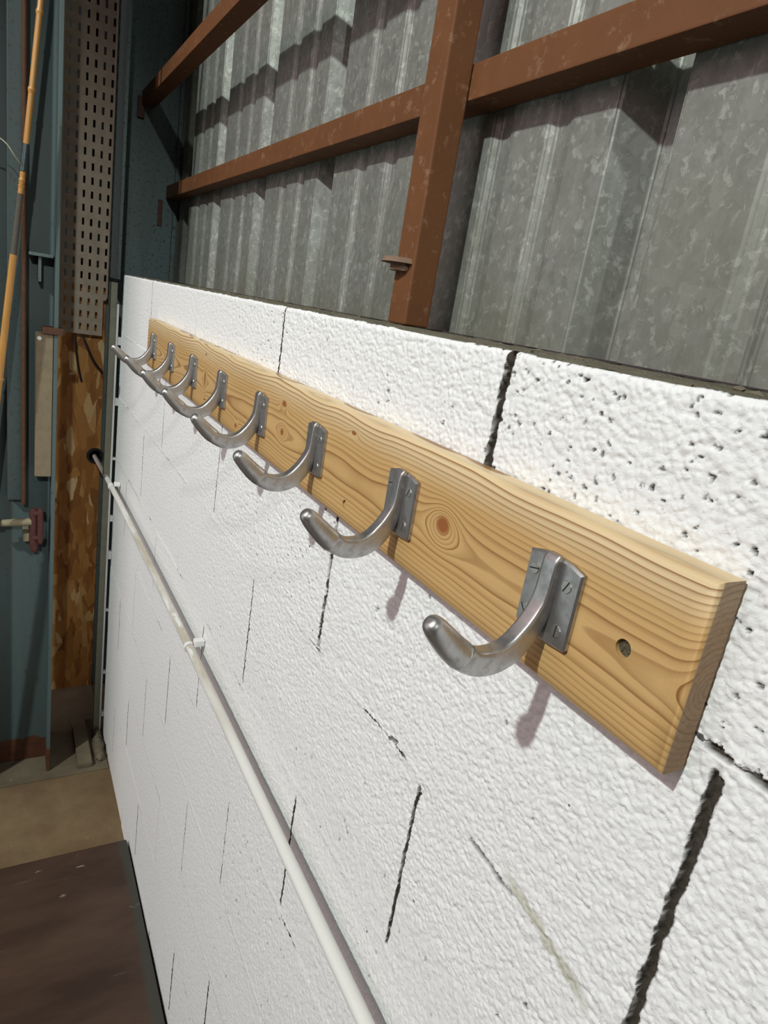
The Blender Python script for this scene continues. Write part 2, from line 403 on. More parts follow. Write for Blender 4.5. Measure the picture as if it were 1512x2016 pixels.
# the open perpends near the camera
def perpend(x0, za, zb, w, depth, s, slant=0.0):
    global h, pit
    xx = x0 + slant * (Z - za) + .003 * (vnoise(Z * 60, Z * 0, s) - .5) + .0012 * (vnoise(Z * 210, Z * 0, s + 1) - .5)
    ww = w * (.8 + .4 * vnoise(Z * 90, Z * 0, s + 2))
    m = np.clip((ww - np.abs(X - xx)) / .0008 + .5, 0, 1) * np.clip((za + .004 * vnoise(X * 200, Z * 0, s + 3) - Z) / .003, 0, 1) * np.clip((Z - zb) / .003, 0, 1)
    mc = np.clip((ww + .0011 - np.abs(X - xx)) / .0008 + .5, 0, 1) * np.clip((za + .004 * vnoise(X * 200, Z * 0, s + 3) - Z) / .003, 0, 1) * np.clip((Z - zb) / .003, 0, 1)
    h = h * (1 - m) - m * depth * (.9 + .2 * vnoise(X * 120, Z * 120, s + 4)); pit = np.maximum(pit, mc)
perpend(.0015, .02, -.110, .0036, .006, 71)
perpend(.2588, -.210, -.4145, .0030, .006, 81)
perpend(-.2588, -.205, -.413, .0012, .006, 86)
perpend(.0, -.425, -.628, .0007, .004, 91)
for sgn in (0,):
    bz = -.1985 + .006 * (vnoise(X * 30, X * 0, 95) - .5)
    m = np.clip((.0022 * vnoise(X * 120, X * 0, 96) * 1.6 - np.abs(Z - bz)) / .001 + .3, 0, 1) * (vnoise(X * 26, X * 0, 97) > .42) * (X > .225)
    h -= .005 * m; pit = np.maximum(pit, m)
    bz = -.4145 + .008 * (vnoise(X * 22, X * 0, 98) - .5)
    m = np.clip((.0030 * vnoise(X * 90, X * 0, 99) * 1.6 - np.abs(Z - bz)) / .001 + .3, 0, 1) * (vnoise(X * 17, X * 0, 100) > .55) * (X > -.27) * (X < .15)
    h -= .005 * m; pit = np.maximum(pit, m)
# ragged, rounded top edge
edge = np.clip(1 - (-Z) / .006, 0, 1)
h -= .004 * edge ** 2
Zt = Z + np.where(Z > -.001, -.004 * (vnoise(X * 55, X * 0, 33) ** 2) - .004 * (vnoise(X * 160, X * 0, 34) > .78), 0)
Y = -h
ny, nx = X.shape
verts = np.stack([X, Y, Zt], -1).reshape(-1, 3)
idx = np.arange(nx * ny).reshape(ny, nx)
quads = np.stack([idx[:-1, :-1], idx[:-1, 1:], idx[1:, 1:], idx[1:, :-1]], -1).reshape(-1, 4)
# top ledge rows, joined to the front's top row; then back and ends
ys = np.array([.004, .010, .018, .028, .04, .055, .075, .1, .13, .17, .21, .262, .30])
LX, LY = np.meshgrid(xs, ys)
LZ = -.0045 + .004 * vnoise(LX * 40, LY * 40, 44) + .003 * vnoise(LX * 140, LY * 140, 45) - .003 * np.clip(1 - LY / .012, 0, 1)
LZ[-1] = FZ; LY[-1] = .262
LZ[0] = np.minimum(LZ[0], Zt[-1] - .0004)
off = len(verts)
verts = np.concatenate([verts, np.stack([LX, LY, LZ], -1).reshape(-1, 3)])
lidx = np.concatenate([idx[-1:], off + np.arange(LX.size).reshape(LX.shape)])
lq = np.stack([lidx[:-1, :-1], lidx[:-1, 1:], lidx[1:, 1:], lidx[1:, :-1]], -1).reshape(-1, 4)
# left end face
ends = []
lv = [len(verts)]
e0 = [(WX0, .262, FZ), (WX0, .262, -.003)]
verts = np.concatenate([verts, np.array(e0)])
nF, nL = len(quads), len(lq)
allq = np.concatenate([quads, lq])
me = bpy.data.meshes.new('wall_right')
loops = list(allq.reshape(-1))
end_poly = [int(v) for v in idx[:, 0][::-1]] + [lv[0], lv[0] + 1] + [int(v) for v in lidx[1:-1, 0][::-1]]
me.vertices.add(len(verts)); me.vertices.foreach_set('co', verts.reshape(-1).astype(np.float32))
me.loops.add(allq.size + len(end_poly)); me.loops.foreach_set('vertex_index', np.concatenate([allq.reshape(-1), np.array(end_poly)]).astype(np.int32))
npoly = len(allq) + 1
me.polygons.add(npoly)
me.polygons.foreach_set('loop_start', np.concatenate([np.arange(len(allq)) * 4, [allq.size]]).astype(np.int32))
mi = np.zeros(npoly, np.int32); mi[nF:] = 1
me.polygons.foreach_set('material_index', mi)
me.polygons.foreach_set('use_smooth', np.ones(npoly, bool))
me.materials.append(M['block']); me.materials.append(M['ledge'])
at = me.attributes.new('pit', 'FLOAT', 'POINT')
pv = np.zeros(len(verts), np.float32); pv[:pit.size] = pit.reshape(-1); at.data.foreach_set('value', pv)
me.update(calc_edges=True); me.validate()
wall = link(bpy.data.objects.new('wall_right', me)); struct(wall)

# crumbs lying on the ledge
bm = bmesh.new(); rr = random.Random(3)
for i in range(240):
    x = rr.uniform(-2.0, .4); y = rr.uniform(.008, .22); s = rr.choice((.002, .003, .003, .005))
    r = bmesh.ops.create_icosphere(bm, subdivisions=1, radius=s, matrix=Matrix.Translation((x, y, -.002 + s * .2)) @ Matrix.Diagonal((rr.uniform(.8, 2.4), 1, .55, 1)))
    for v in r['verts']: v.co += Vector([rr.uniform(-.3, .3) * s for _ in range(3)])
tag(finish('mortar_debris', bm, M['debris'], smooth=False), 'brown mortar crumbs and dust lying along the top of the white block wall', 'debris', kind='stuff')

# ------------------------------------------------------------------ corrugated cladding above
def sheet(name, x0, x1, z0, z1, mat):
    prof = []
    n0 = math.floor((x0 + .151) / .432) - 1; n1 = math.ceil((x1 + .151) / .432) + 1
    for k in range(n0, n1 + 1):
        c = -.151 + .432 * k
        prof += [(c - .276, .24), (c - .264, .2465), (c - .244, .2465), (c - .232, .24), (c - .158, .24), (c - .148, .2465), (c - .128, .2465), (c - .116, .24),
                 (c - .044, .24), (c - .013, .286), (c + .013, .286), (c + .044, .24)]
    prof = [p for p in sorted(prof) if x0 <= p[0] <= x1]
    bm = bmesh.new(); t = .0009
    fr = [[bm.verts.new((x, y, z)) for x, y in prof] for z in (z0, z1)]
    bk = [[bm.verts.new((x, y + t, z)) for x, y in prof] for z in (z0, z1)]
    for i in range(len(prof) - 1):
        bm.faces.new((fr[0][i], fr[0][i + 1], fr[1][i + 1], fr[1][i])); bm.faces.new((bk[0][i + 1], bk[0][i], bk[1][i], bk[1][i + 1]))
        for r in (0, 1): bm.faces.new((fr[r][i], fr[r][i + 1], bk[r][i + 1], bk[r][i]))
    es = [e for e in bm.edges if abs(e.verts[0].co.z - e.verts[1].co.z) > .5 and len(e.link_faces) == 2]
    bmesh.ops.bevel(bm, geom=es, offset=.003, segments=3, affect='EDGES')
    return finish(name, bm, mat, smooth=True, angle=25)
struct(sheet('wall_upper', -2.47, 4.0, .0015, 2.2, M['galv']))

# ------------------------------------------------------------------ red oxide framing
def bar(name, label, cat, dims, mat, bev=.003):
    bm = bmesh.new(); box(bm, *dims, bev=bev); o = finish(name, bm, mat, smooth=True)
    return tag(o, label, cat)
post = thing('steel_post', 'upright reddish brown steel post standing on the block wall top', 'post', (-.456, .17, 0))
bm = bmesh.new(); box(bm, -.483, -.430, .150, .192, 0.001, 2.2, bev=.004)
o = finish('post_body', bm, M['oxide'], post); o.matrix_parent_inverse = Matrix.Translation((-.456, .17, 0)).inverted()
bm = bmesh.new(); disc(bm, (-.468, .155, .0885), (0, 0, 1), .034, .007, 28, .004); disc(bm, (-.466, .156, .0805), (0, 0, 1), .024, .011, 6)
o = finish('bolt_collar', bm, simple('rusty_dusty_collar', (.20, .13, .09), .85, 0, .35, 70, .5), post); o.matrix_parent_inverse = Matrix.Translation((-.456, .17, 0)).inverted()
o['label'] = 'dusty rusted collar with a nut below'
lower = thing('steel_rail', 'long reddish brown steel rail crossing right behind the upright post', 'rail', (0, .216, .325))
bm = bmesh.new(); box(bm, -2.462, 1.3, .1925, .2385, .302, .348, bev=.003)
o = finish('rail_bar', bm, M['oxide'], lower); o.matrix_parent_inverse = Matrix.Translation((0, .216, .325)).inverted()
bm = bmesh.new(); box(bm, -2.470, -2.464, .166, .183, .20, .295, bev=.002)
o = finish('red_end_piece', bm, M['maroon'], lower); o.matrix_parent_inverse = Matrix.Translation((0, .216, .325)).inverted()  # rust streak below the rail end, built as a thin plate
upper = thing('steel_rail', 'reddish brown steel rail high at the top left, set forward of the cladding', 'rail', (-1.5, .11, .622))
bm = bmesh.new(); box(bm, -2.462, 1.3, .0875, .135, .600, .645, bev=.003)
o = finish('rail_bar', bm, M['oxide'], upper); o.matrix_parent_inverse = Matrix.Translation((-1.5, .11, .622)).inverted()
bm = bmesh.new(); box(bm, -2.470, -2.455, .074, .098, .555, .625, bev=.002)
o = finish('red_end_piece', bm, M['maroon'], upper); o.matrix_parent_inverse = Matrix.Translation((-1.5, .11, .622)).inverted()  # small red cleat under the rail end

# ------------------------------------------------------------------ coat hook board
bt = thing('coat_rack_board', 'long varnished pine board with rounded edges fixed across the white wall', 'board', (-.6, 0, -.157))
BI = Matrix.Translation((-.6, 0, -.157)).inverted()
bm = bmesh.new(); YS = 2.6
bx0, bx1, by, bz0, bz1 = -1.452, .239, -.024, -.2185, -.0955
box(bm, bx0, bx1, by * YS, -.0012 * YS, bz0, bz1)
bm.faces.ensure_lookup_table()
ff = min(bm.faces, key=lambda f: f.calc_center_median().y)
bmesh.ops.bevel(bm, geom=list(ff.edges), offset=.0145, segments=7, affect='EDGES', profile=.5)
ed = [e for e in bm.edges if len(e.link_faces) == 2 and e.calc_face_angle(0) > .6]
for v in bm.verts: v.co.y /= YS
bmesh.ops.recalc_face_normals(bm, faces=bm.faces)
for f in bm.faces:
    if abs(f.normal.x) > .80: f.material_index = 1
board = finish('plank', bm, [M['pine'], M['pine_end']], None, angle=40)
board.data.materials
HOLES = [(.1933, -.1597, .0058), (-.199, -.1967, .0052), (-.8404, -.1154, .0052), (-.8273, -.1979, .0052), (-1.395, -.17, .005)]
board.modifiers.clear()
cb = bmesh.new()
for hx, hz, hr in HOLES: disc(cb, (hx, -.024, hz), (0, 1, 0), hr, .010, 28)
cut(board, cb)
for p in board.data.polygons: p.use_smooth = True
board.data.set_sharp_from_angle(angle=math.radians(40))
wn = board.modifiers.new('weighted normals', 'WEIGHTED_NORMAL'); wn.keep_sharp = True; wn.weight = 80
board.parent = bt; board.matrix_parent_inverse = BI
for i, (hx, hz, hr) in enumerate(HOLES):
    bm = bmesh.new(); vs = disc(bm, (hx + (.0008 if i else 0), -.0195 - (.002 if i else .0006), hz), (0, -1, .15 if i else 0), hr * (.82 if i else .97), .002, 20)
    if i == 0:
        r0 = random.Random(5)
        for k in range(16):
            a = r0.uniform(0, 6.28); q = r0.uniform(0, hr * .8)
            bmesh.ops.create_icosphere(bm, subdivisions=1, radius=r0.uniform(.0006, .0015), matrix=Matrix.Translation((hx + q * math.cos(a), -.0212, hz + q * math.sin(a))))
    o = finish('screw_hole' if i == 0 else 'hole_plug', bm, M['grime'] if i == 0 else M['wood_plug'], bt); o.matrix_parent_inverse = BI
    o['label'] = 'open screw hole filled with dust' if i == 0 else 'pale wooden plug'

# ---- one coat hook; local frame: x along the wall, y out from wall is -y, origin at plate centre on the board face
def hook_meshes():
    # back plate with arched, chamfered top and cropped lower corners
    bm = bmesh.new(); w = .0258
    out = [(-w, .0275), (-w * .55, .0305), (0, .0315), (w * .55, .0305), (w, .0275), (w, -.0272), (w * .93, -.0292), (w * .36, -.0304), (-w * .36, -.0304), (-w * .80, -.0300), (-w, -.0265)]
    n = len(out)
    back = [bm.verts.new((x, 0, z)) for x, z in out]
    mid = [bm.verts.new((x, -.0030, z)) for x, z in out]
    frt = [bm.verts.new((x * .945, -.0044, z * .945)) for x, z in out]
    for a, b in ((back, mid), (mid, frt)):
        for i in range(n): bm.faces.new((a[i], a[(i + 1) % n], b[(i + 1) % n], b[i]))
    bm.faces.new(back); bm.faces.new(frt)
    plate = bm
    # arm: sweep in the yz plane, centreline (d = out from board face, z), half width, half thickness
    path = [(.0040, .0302, .0060, .0024), (.0054, .0294, .0068, .0048), (.0058, .020, .0069, .0052), (.0060, .006, .0069, .0056), (.0072, -.004, .0068, .0066), (.0112, -.0160, .0067, .0084),
            (.0180, -.0280, .0066, .0098), (.0275, -.0378, .0066, .0104), (.0390, -.0432, .0067, .0104), (.0515, -.0440, .0068, .0100), (.0610, -.0414, .0070, .0094),
            (.0680, -.0372, .0083, .0098), (.0700, -.0357, .0090, .0104), (.0780, -.0295, .0090, .0100), (.0865, -.0215, .0087, .0092), (.0935, -.0145, .0081, .0081), (.0972, -.0108, .0071, .0067), (.0992, -.0088, .0048, .0044), (.0999, -.0081, .0016, .0016)]
    cp = curve_pts([(d, z, 0) for d, z, _, _ in path], 3)
    k = np.linspace(0, len(path) - 1, len(cp)); hw = np.interp(k, range(len(path)), [p[2] for p in path]); ht = np.interp(k, range(len(path)), [p[3] for p in path])
    bm = bmesh.new(); sts = []; N = 36
    for i, p in enumerate(cp):
        d = (cp[min(i + 1, len(cp) - 1)] - cp[max(i - 1, 0)]).normalized(); nrm = Vector((-d.y, d.x, 0))  # inner (upper) side
        st = []
        f_ = i / (len(cp) - 1)
        for q in range(N):
            a = 2 * PI * q / N; ca, sa = math.cos(a), math.sin(a)
            ex = (7.0 if sa > 0 else 2.6) if f_ < .63 else 2.25
            su = math.copysign(abs(ca) ** (2 / ex), ca) * hw[i]; sv = math.copysign(abs(sa) ** (2 / ex), sa) * ht[i]
            pp = p + nrm * sv
            st.append(Vector((su, -pp.x, pp.y)))
        sts.append(st)
    ring_tube(bm, sts)
    arm = bm
    screws = []
    for sx, sz, ang in ((-.0172, .0155, .25), (.0150, .0152, 1.1), (-.0188, -.0165, -.9), (.0152, -.0175, 1.5)):
        b1 = bmesh.new()
        disc(b1, (sx, -.0046, sz), (0, -1, 0), .0048, .0012, 24, .0007)
        b2 = bmesh.new(); box(b2, -.0044, .0044, -.00535, -.0049, -.0005, .0005)
        for v in b2.verts:
            x, z = v.co.x, v.co.z; v.co.x = sx + x * math.cos(ang) - z * math.sin(ang); v.co.z = sz + x * math.sin(ang) + z * math.cos(ang)
        screws.append((b1, b2))
    return plate, arm, screws
labels = ['metal coat hook nearest the chamfered right end of the pine board, its tip pointing out big',
          'second metal coat hook from the board\'s right end, beside the big round knot',
          'third metal coat hook from the right end of the board, above the pale wooden plug',
          'fourth metal coat hook from the board\'s right end, left of the two stacked knots',
          'fourth metal coat hook from the board\'s far left end',
          'third metal coat hook from the board\'s far left end',
          'second metal coat hook from the board\'s far left end',
          'farthest metal coat hook, at the left end of the pine board by the wall corner']
labels[0] = 'large looking metal coat hook nearest the board\'s right end and dusty screw hole'
plate, arm, screws = hook_meshes()
hk = thing('coat_hook', labels[0], 'coat hook', (.1273, -.0240, -.1568), 'metal coat hooks on the pine board')
finish('back_plate', plate, M['alu'], hk, angle=20)
finish('hook_arm', arm, M['alu'], hk, angle=33)
for b1, b2 in screws:
    s = finish('screw', b1, M['screw'], hk); finish('slot', b2, M['slot'], s, smooth=False)
for i in range(1, 8):
    r = hk.copy(); C.objects.link(r); r.location.x = .1273 - .2095 * i; r['label'] = labels[i]
    for ch in list(hk.children):
        c = ch.copy(); C.objects.link(c); c.parent = r
        for g in ch.children:
            d = g.copy(); C.objects.link(d); d.parent = c

# ------------------------------------------------------------------ conduit on the wall
pipe = thing('conduit_pipe', 'stained white plastic conduit pipe running along the block wall', 'pipe', (-.6, -.0295, -.688))
PIi = Matrix.Translation((-.6, -.0295, -.688)).inverted()
bm = bmesh.new()
tube(bm, curve_pts([(1.2, -.0295, -.690), (.4, -.0295, -.689), (-.2, -.0300, -.687), (-.75, -.0295, -.687), (-1.5, -.0295, -.696), (-1.93, -.0300, -.706), (-2.15, -.0295, -.718), (-2.47, -.0275, -.737)], 10), .0086, 20)
o = finish('pipe', bm, M['conduit'], pipe); o.matrix_parent_inverse = PIi
for px, pz in ((-.762, -.687), (-1.935, -.706)):
    bm = bmesh.new(); sts = []
    # split ring clip round the pipe, and its base screwed to the wall
    for a in np.linspace(-.15 * PI, 1.35 * PI, 22):
        ca, sa = math.cos(a), math.sin(a)
        sts.append([Vector((px + dx, -.0298 - (r_) * sa * 1.0, pz + (r_) * ca)) for dx, r_ in ((-.004, .0088), (.004, .0088), (.004, .0112), (-.004, .0112))])
    ring_tube(bm, sts); box(bm, px - .008, px + .008, -.0215, -.001, pz + .002, pz + .016, bev=.002)
    o = finish('pipe_clip', bm, M['white'], pipe, smooth=True, angle=40); o.matrix_parent_inverse = PIi

# ------------------------------------------------------------------ far end: floor, column, panel, tray
bm = bmesh.new(); box(bm, -2.9, 1.6, -2.2, .3, FZ - .1, FZ); struct(finish('floor', bm, M['floor'], smooth=False))
bm = bmesh.new(); box(bm, -2.52, -1.862, -.62, -.004, FZ, FZ + .004, bev=.002)
o = finish('trim_1', bm, M['kerb'], smooth=False); struct(o)
# dark cladding of the end wall
bm = bmesh.new()
pr = []
for k in range(9):
    y = -1.6 + k * .22; pr += [(-2.60, y), (-2.60, y + .11), (-2.56, y + .14), (-2.56, y + .19)]
fr = [[bm.verts.new((x, y, z)) for x, y in pr] for z in (FZ, 2.2)]; bk = [[bm.verts.new((x - .003, y, z)) for x, y in pr] for z in (FZ, 2.2)]
for i in range(len(pr) - 1):
    bm.faces.new((fr[0][i], fr[0][i + 1], fr[1][i + 1], fr[1][i])); bm.faces.new((bk[0][i + 1], bk[0][i], bk[1][i], bk[1][i + 1]))
struct(finish('wall_end', bm, M['dark_end'], smooth=False))

def parts(root, loc, items):
    inv = Matrix.Translation(loc).inverted()
    for nm, bm, mat, lab in items:
        o = finish(nm, bm, mat, root); o.matrix_parent_inverse = inv
        if lab: o['label'] = lab
# I column
loc = (-2.0, -.34, FZ)
col = thing('steel_column', 'blue painted steel column with a rusted foot, left of the brown chipboard panel', 'column', loc)
w_ = bmesh.new(); box(w_, -2.012, -2.000, -.470, -.216, FZ + .004, 2.2)
f_ = bmesh.new(); box(f_, -2.15, -1.905, -.2185, -.2065, FZ + .004, 2.2, bev=.002)
g_ = bmesh.new(); box(g_, -2.15, -1.875, -.482, -.470, FZ + .004, 2.2, bev=.002)
k_ = bmesh.new(); box(k_, -2.0, -1.93, -.288, -.222, .012, .022, bev=.002); box(k_, -2.0, -1.94, -.262, -.254, -.06, .012)
b_ = bmesh.new(); box(b_, -2.17, -1.84, -.50, -.19, FZ + .004, FZ + .014, bev=.003)
parts(col, loc, [('web', w_, M['blue'], None), ('flange', f_, M['blue'], None), ('flange', g_, M['blue'], None), ('bracket', k_, M['blue2'], None)])
# timber sleeve on its edge
loc = (-1.87, -.245, -.42)
tb = thing('timber_packer', 'dirty pale timber batten clamped upright on the blue column edge', 'batten', loc)
a_ = bmesh.new(); box(a_, -1.950, -1.907, -.268, -.2195, -.668, -.210, bev=.003)
c_ = bmesh.new(); box(c_, -1.957, -1.895, -.252, -.192, -.2095, -.189, bev=.002)
d_ = bmesh.new(); disc(d_, (-1.905, -.2585, -.2255), (1, 0, 0), .0075, .008, 14, .002)
parts(tb, loc, [('batten', a_, M['timber'], None), ('cap_block', c_, M['rust'], 'brown cap block'), ('bolt_head', d_, M['white'], 'pale bolt head')])
# clamp
loc = (-1.93, -.27, -.85)
cl = thing('screw_clamp', 'dark red clamp with a pale rod fixed on the blue column', 'clamp', loc)
a_ = bmesh.new(); tube(a_, [(-1.92, -.268, -.782), (-1.92, -.268, -.80), (-1.92, -.266, -.92), (-1.92, -.266, -.935)], [.010, .014, .014, .008], 12); 
a2 = bmesh.new(); tube(a2, [(-1.90, -.250, -.775), (-1.90, -.250, -.79), (-1.90, -.249, -.89), (-1.90, -.249, -.90)], [.006, .009, .009, .005], 12); box(a2, -1.925, -1.895, -.272, -.245, -.80, -.785, bev=.003); box(a2, -1.925, -1.895, -.272, -.245, -.885, -.872, bev=.003)
b_ = bmesh.new(); tube(b_, [(-1.92, -.41, -.835), (-1.92, -.35, -.832), (-1.92, -.275, -.828)], [.009, .012, .014], 12)
c_ = bmesh.new(); disc(c_, (-1.92, -.372, -.834), (0, 1, 0), .020, .016, 14, .002)
d_ = bmesh.new(); box(d_, -2.0, -1.92, -.30, -.28, -.90, -.87, bev=.004)
parts(cl, loc, [('jaw', a_, M['maroon'], None), ('jaw', a2, M['maroon'], None), ('rod', b_, M['pale_rod'], 'pale grubby rod'), ('collar', c_, M['rubber'], 'black collar'), ('stub', d_, M['pale_rod'], None)])
# channel fixed upright on the web
bm = bmesh.new(); box(bm, -1.9995, -1.955, -.345, -.292, -.765, 2.1, bev=.004)
tag(finish('steel_channel', bm, mat_blue(None, .55)), 'dark blue grey steel channel fixed upright on the blue column behind the rusty rod', 'channel')
# brown service rod on the channel
bm = bmesh.new(); tube(bm, [(-1.946, -.304, 2.1), (-1.946, -.301, .13), (-1.946, -.297, -.775)], .0075, 12)
tag(finish('rusty_rod', bm, M['rust']), 'thin rusty brown rod running up the dark steel channel beside the bamboo rod', 'rod')

# OSB panel with the hole the conduit enters
bm = bmesh.new(); box(bm, -2.478, -2.462, -.42, -.006, FZ + .004, -.06)
osb = finish('chipboard_panel', bm, M['osb'], smooth=False)
cb = bmesh.new(); disc(cb, (-2.47, -.026, -.733), (1, 0, 0), .030, .06, 36); cut(osb, cb)
tag(osb, 'brown strand chipboard panel standing between the blue column and white wall', 'panel')
bm = bmesh.new(); sts = []
for k in range(37):
    a = 2 * PI * k / 36; ca, sa = math.cos(a), math.sin(a)
    sts.append([Vector((-2.476 + dx, -.026 + r_ * ca, -.733 + r_ * sa)) for dx, r_ in ((0, .023), (.02, .023), (.02, .033), (.0155, .033), (.0155, .0295), (0, .0295))])
ring_tube(bm, sts, False); bmesh.ops.remove_doubles(bm, verts=bm.verts, dist=1e-5)
tag(finish('rubber_grommet', bm, M['rubber']), 'black grommet in the chipboard panel where the white conduit passes through', 'grommet')

# perforated tray: faces left out for the slots
def slotted(bm, origin, ax, L0, cols, colw, slot_w, z0, z1, pitch, slot_h, skip, normal, th=.0015, right_end=None):
    us = [L0]
    for c in cols: us += [c - slot_w / 2, c + slot_w / 2]
    us.append(right_end)
    zz = [z0]; k = 0; z = z0 + pitch * .35
    rows = []
    while z + slot_h < z1: rows.append(z); z += pitch
    for r in rows: zz += [r, r + slot_h]
    zz.append(z1)
    O = Vector(origin); A = Vector(ax); Nn = Vector(normal) * th
    grid = {}
    def V(i, j, s):
        key = (i, j, s)
        if key not in grid: grid[key] = bm.verts.new(O + A * us[i] + Vector((0, 0, zz[j])) + (Nn if s else Vector()))
        return grid[key]
    solid = lambda i, j: 0 <= i < len(us) - 1 and 0 <= j < len(zz) - 1 and not (i % 2 == 1 and j % 2 == 1) and not skip(us[i], us[i + 1], zz[j], zz[j + 1])
    for i in range(len(us) - 1):
        for j in range(len(zz) - 1):
            if not solid(i, j): continue
            for s in (0, 1): bm.faces.new([V(a, b, s) for a, b in ((i, j), (i + 1, j), (i + 1, j + 1), (i, j + 1))])
            for di, dj, e in ((-1, 0, ((i, j), (i, j + 1))), (1, 0, ((i + 1, j), (i + 1, j + 1))), (0, -1, ((i, j), (i + 1, j))), (0, 1, ((i, j + 1), (i + 1, j + 1)))):
                if not solid(i + di, j + dj):
                    a, b = e; bm.faces.new((V(*a, 0), V(*b, 0), V(*b, 1), V(*a, 1)))
loc = (-2.42, -.08, -.24)
tr = thing('cable_tray', 'perforated metal cable tray hanging upright above the chipboard panel', 'cable tray', loc)
bm = bmesh.new()
cols_ = [-.1555, -.1278, -.1004, -.0730, -.0456, -.0182]
slotted(bm, (-2.42, 0, 0), (0, 1, 0), -.176, cols_, .0277, .0080, -.243, 1.7, .0468, .0245, lambda a, b, c, d: (a > -.030 and d < -.10), (-1, 0, 0), right_end=-.012)
b2 = bmesh.new()
slotted(b2, (-2.42, -.012, 0), (1, 0, 0), 0.0, [.012], .02, .009, -.10, 1.7, .0468, .0245, lambda a, b, c, d: False, (0, 1, 0), right_end=.026)
b3 = bmesh.new(); slotted(b3, (-2.42, -.176, 0), (1, 0, 0), 0.0, [.012], .02, .009, -.243, 1.7, .0468, .0245, lambda a, b, c, d: False, (0, 1, 0), right_end=.026)
parts(tr, loc, [('tray_base', bm, M['tray'], None), ('side_flange', b2, M['tray'], None), ('side_flange', b3, M['tray'], None)])
for o in tr.children:
    for p in o.data.polygons: p.use_smooth = False
for pts, lab in (([(-2.432, -.118, -.15), (-2.43, -.117, -.235), (-2.425, -.112, -.30), (-2.44, -.100, -.375), (-2.452, -.086, -.43)], 'black cable dropping from the slotted tray, the left of the two'),
                 ([(-2.432, -.092, -.15), (-2.43, -.090, -.235), (-2.42, -.072, -.29), (-2.43, -.045, -.345), (-2.44, -.014, -.385)], 'black cable dropping from the slotted tray and bending right to the wall')):
    bm = bmesh.new(); tube(bm, curve_pts(pts, 6), .0042, 10)
    tag(finish('cable', bm, M['cable']), lab, 'cable')

# corner column carrying the rails
loc = (-2.475, .13, -.3)
cc_ = thing('corner_column', 'speckled blue steel column in the corner where the two brown rails end', 'column', loc)
a_ = bmesh.new(); box(a_, -2.482, -2.470, -.004, .245, FZ + .01, 2.2)
b_ = bmesh.new(); box(b_, -2.482, -2.20, -.004, .006, -.02, 2.2, bev=.001)
c_ = bmesh.new(); box(c_, -2.470, -2.455, .222, .2385, .0, 2.2, bev=.003)
parts(cc_, loc, [('web', a_, M['blue2'], None), ('flange', b_, M['blue2'], None), ('edge_angle', c_, M['blue2'], None)])

# strip closing the wall end, its edge bridged with white paint
loc = (-2.09, -.02, FZ)
st = thing('closing_strip', 'grey green upright strip with white painted edge closing the block wall\'s left end', 'strip', loc)
a_ = bmesh.new(); box(a_, -2.115, -2.090, -.0375, -.0160, FZ + .004, -.03, bev=.002)
b_ = bmesh.new(); box(b_, -2.112, -2.088, -.0160, -.0090, FZ + .02, -.10, bev=.001)
r1 = random.Random(9); z = -1.74
while z < -.12:
    box(b_, -2.096, -2.0805, -.0095, .0015, z, z + r1.uniform(.008, .035), bev=.0012); z += r1.uniform(.14, .30)
parts(st, loc, [('strip', a_, M['strip'], None), ('painted_edge', b_, M['white'], 'white painted edge with paint bridging the gap')])
# concrete lump and short board on the kerb by the wall
bm = bmesh.new(); box(bm, -2.20, -1.885, -.112, -.060, FZ + .004, FZ + .026, bev=.004)
tag(finish('timber_offcut', bm, M['kerb']), 'short dusty board lying on the floor at the foot of the chipboard panel', 'board')
bm = bmesh.new(); r2 = random.Random(4)
for k in range(7): 
    r = bmesh.ops.create_icosphere(bm, subdivisions=2, radius=.022, matrix=Matrix.Translation((-1.93 - .028 * k, -.022 + r2.uniform(-.008, .004), FZ + .012)) @ Matrix.Diagonal((1.2, .8, .8 + .5 * r2.random(), 1)))
    for v in r['verts']: v.co += Vector([r2.uniform(-.003, .003) for _ in range(3)])
tag(finish('mortar_lump', bm, M['kerb']), 'lumpy mortar dropped on the floor at the wall\'s left foot', 'mortar')

# dark board platform
bm = bmesh.new(); box(bm, -1.408, 1.2, -1.35, -.006, FZ, -1.755, bev=.008, seg=3)
tag(finish('dark_platform', bm, M['ply']), 'thick scuffed dark brown board lying on the floor against the white wall', 'board')

# ------------------------------------------------------------------ bamboo rod leaning on the column
loc = (-1.84, -.56, FZ)
bam = thing('bamboo_rod', 'orange bamboo rod with a dark blue ferrule leaning in front of the blue column', 'rod', loc)
def bp(z):  # centre of the rod at height z
    return Vector((-1.833 + .004 * (z - .2), -.2667 - .0905 * (.651 - z) - .012 * max(0, .3 - z), z))
def seg(z0, z1, r0, r1, n=10, nodes=()):
    bm = bmesh.new(); zs_ = list(np.linspace(z1, z0, n)); rs = list(np.interp(zs_, [z0, z1], [r0, r1]))
    for nz in nodes:
        for dz, m in ((.008, 1.0), (.002, 1.28), (-.002, 1.22), (-.008, 1.0)):
            zs_.append(nz + dz); rs.append(np.interp(nz, [z0, z1], [r0, r1]) * m)
    q = sorted(zip(zs_, rs), reverse=True)
    tube(bm, [bp(a) for a, _ in q], [b for _, b in q], 14); return bm
w_ = bmesh.new(); tube(w_, curve_pts([bp(.235) + Vector((.006, 0, 0)), bp(.245) + Vector((.02, -.02, .01)), bp(.275) + Vector((.02, -.05, .012)), bp(.29) + Vector((.01, -.09, .008)), bp(.28) + Vector((0, -.12, 0))], 6), .0018, 8)
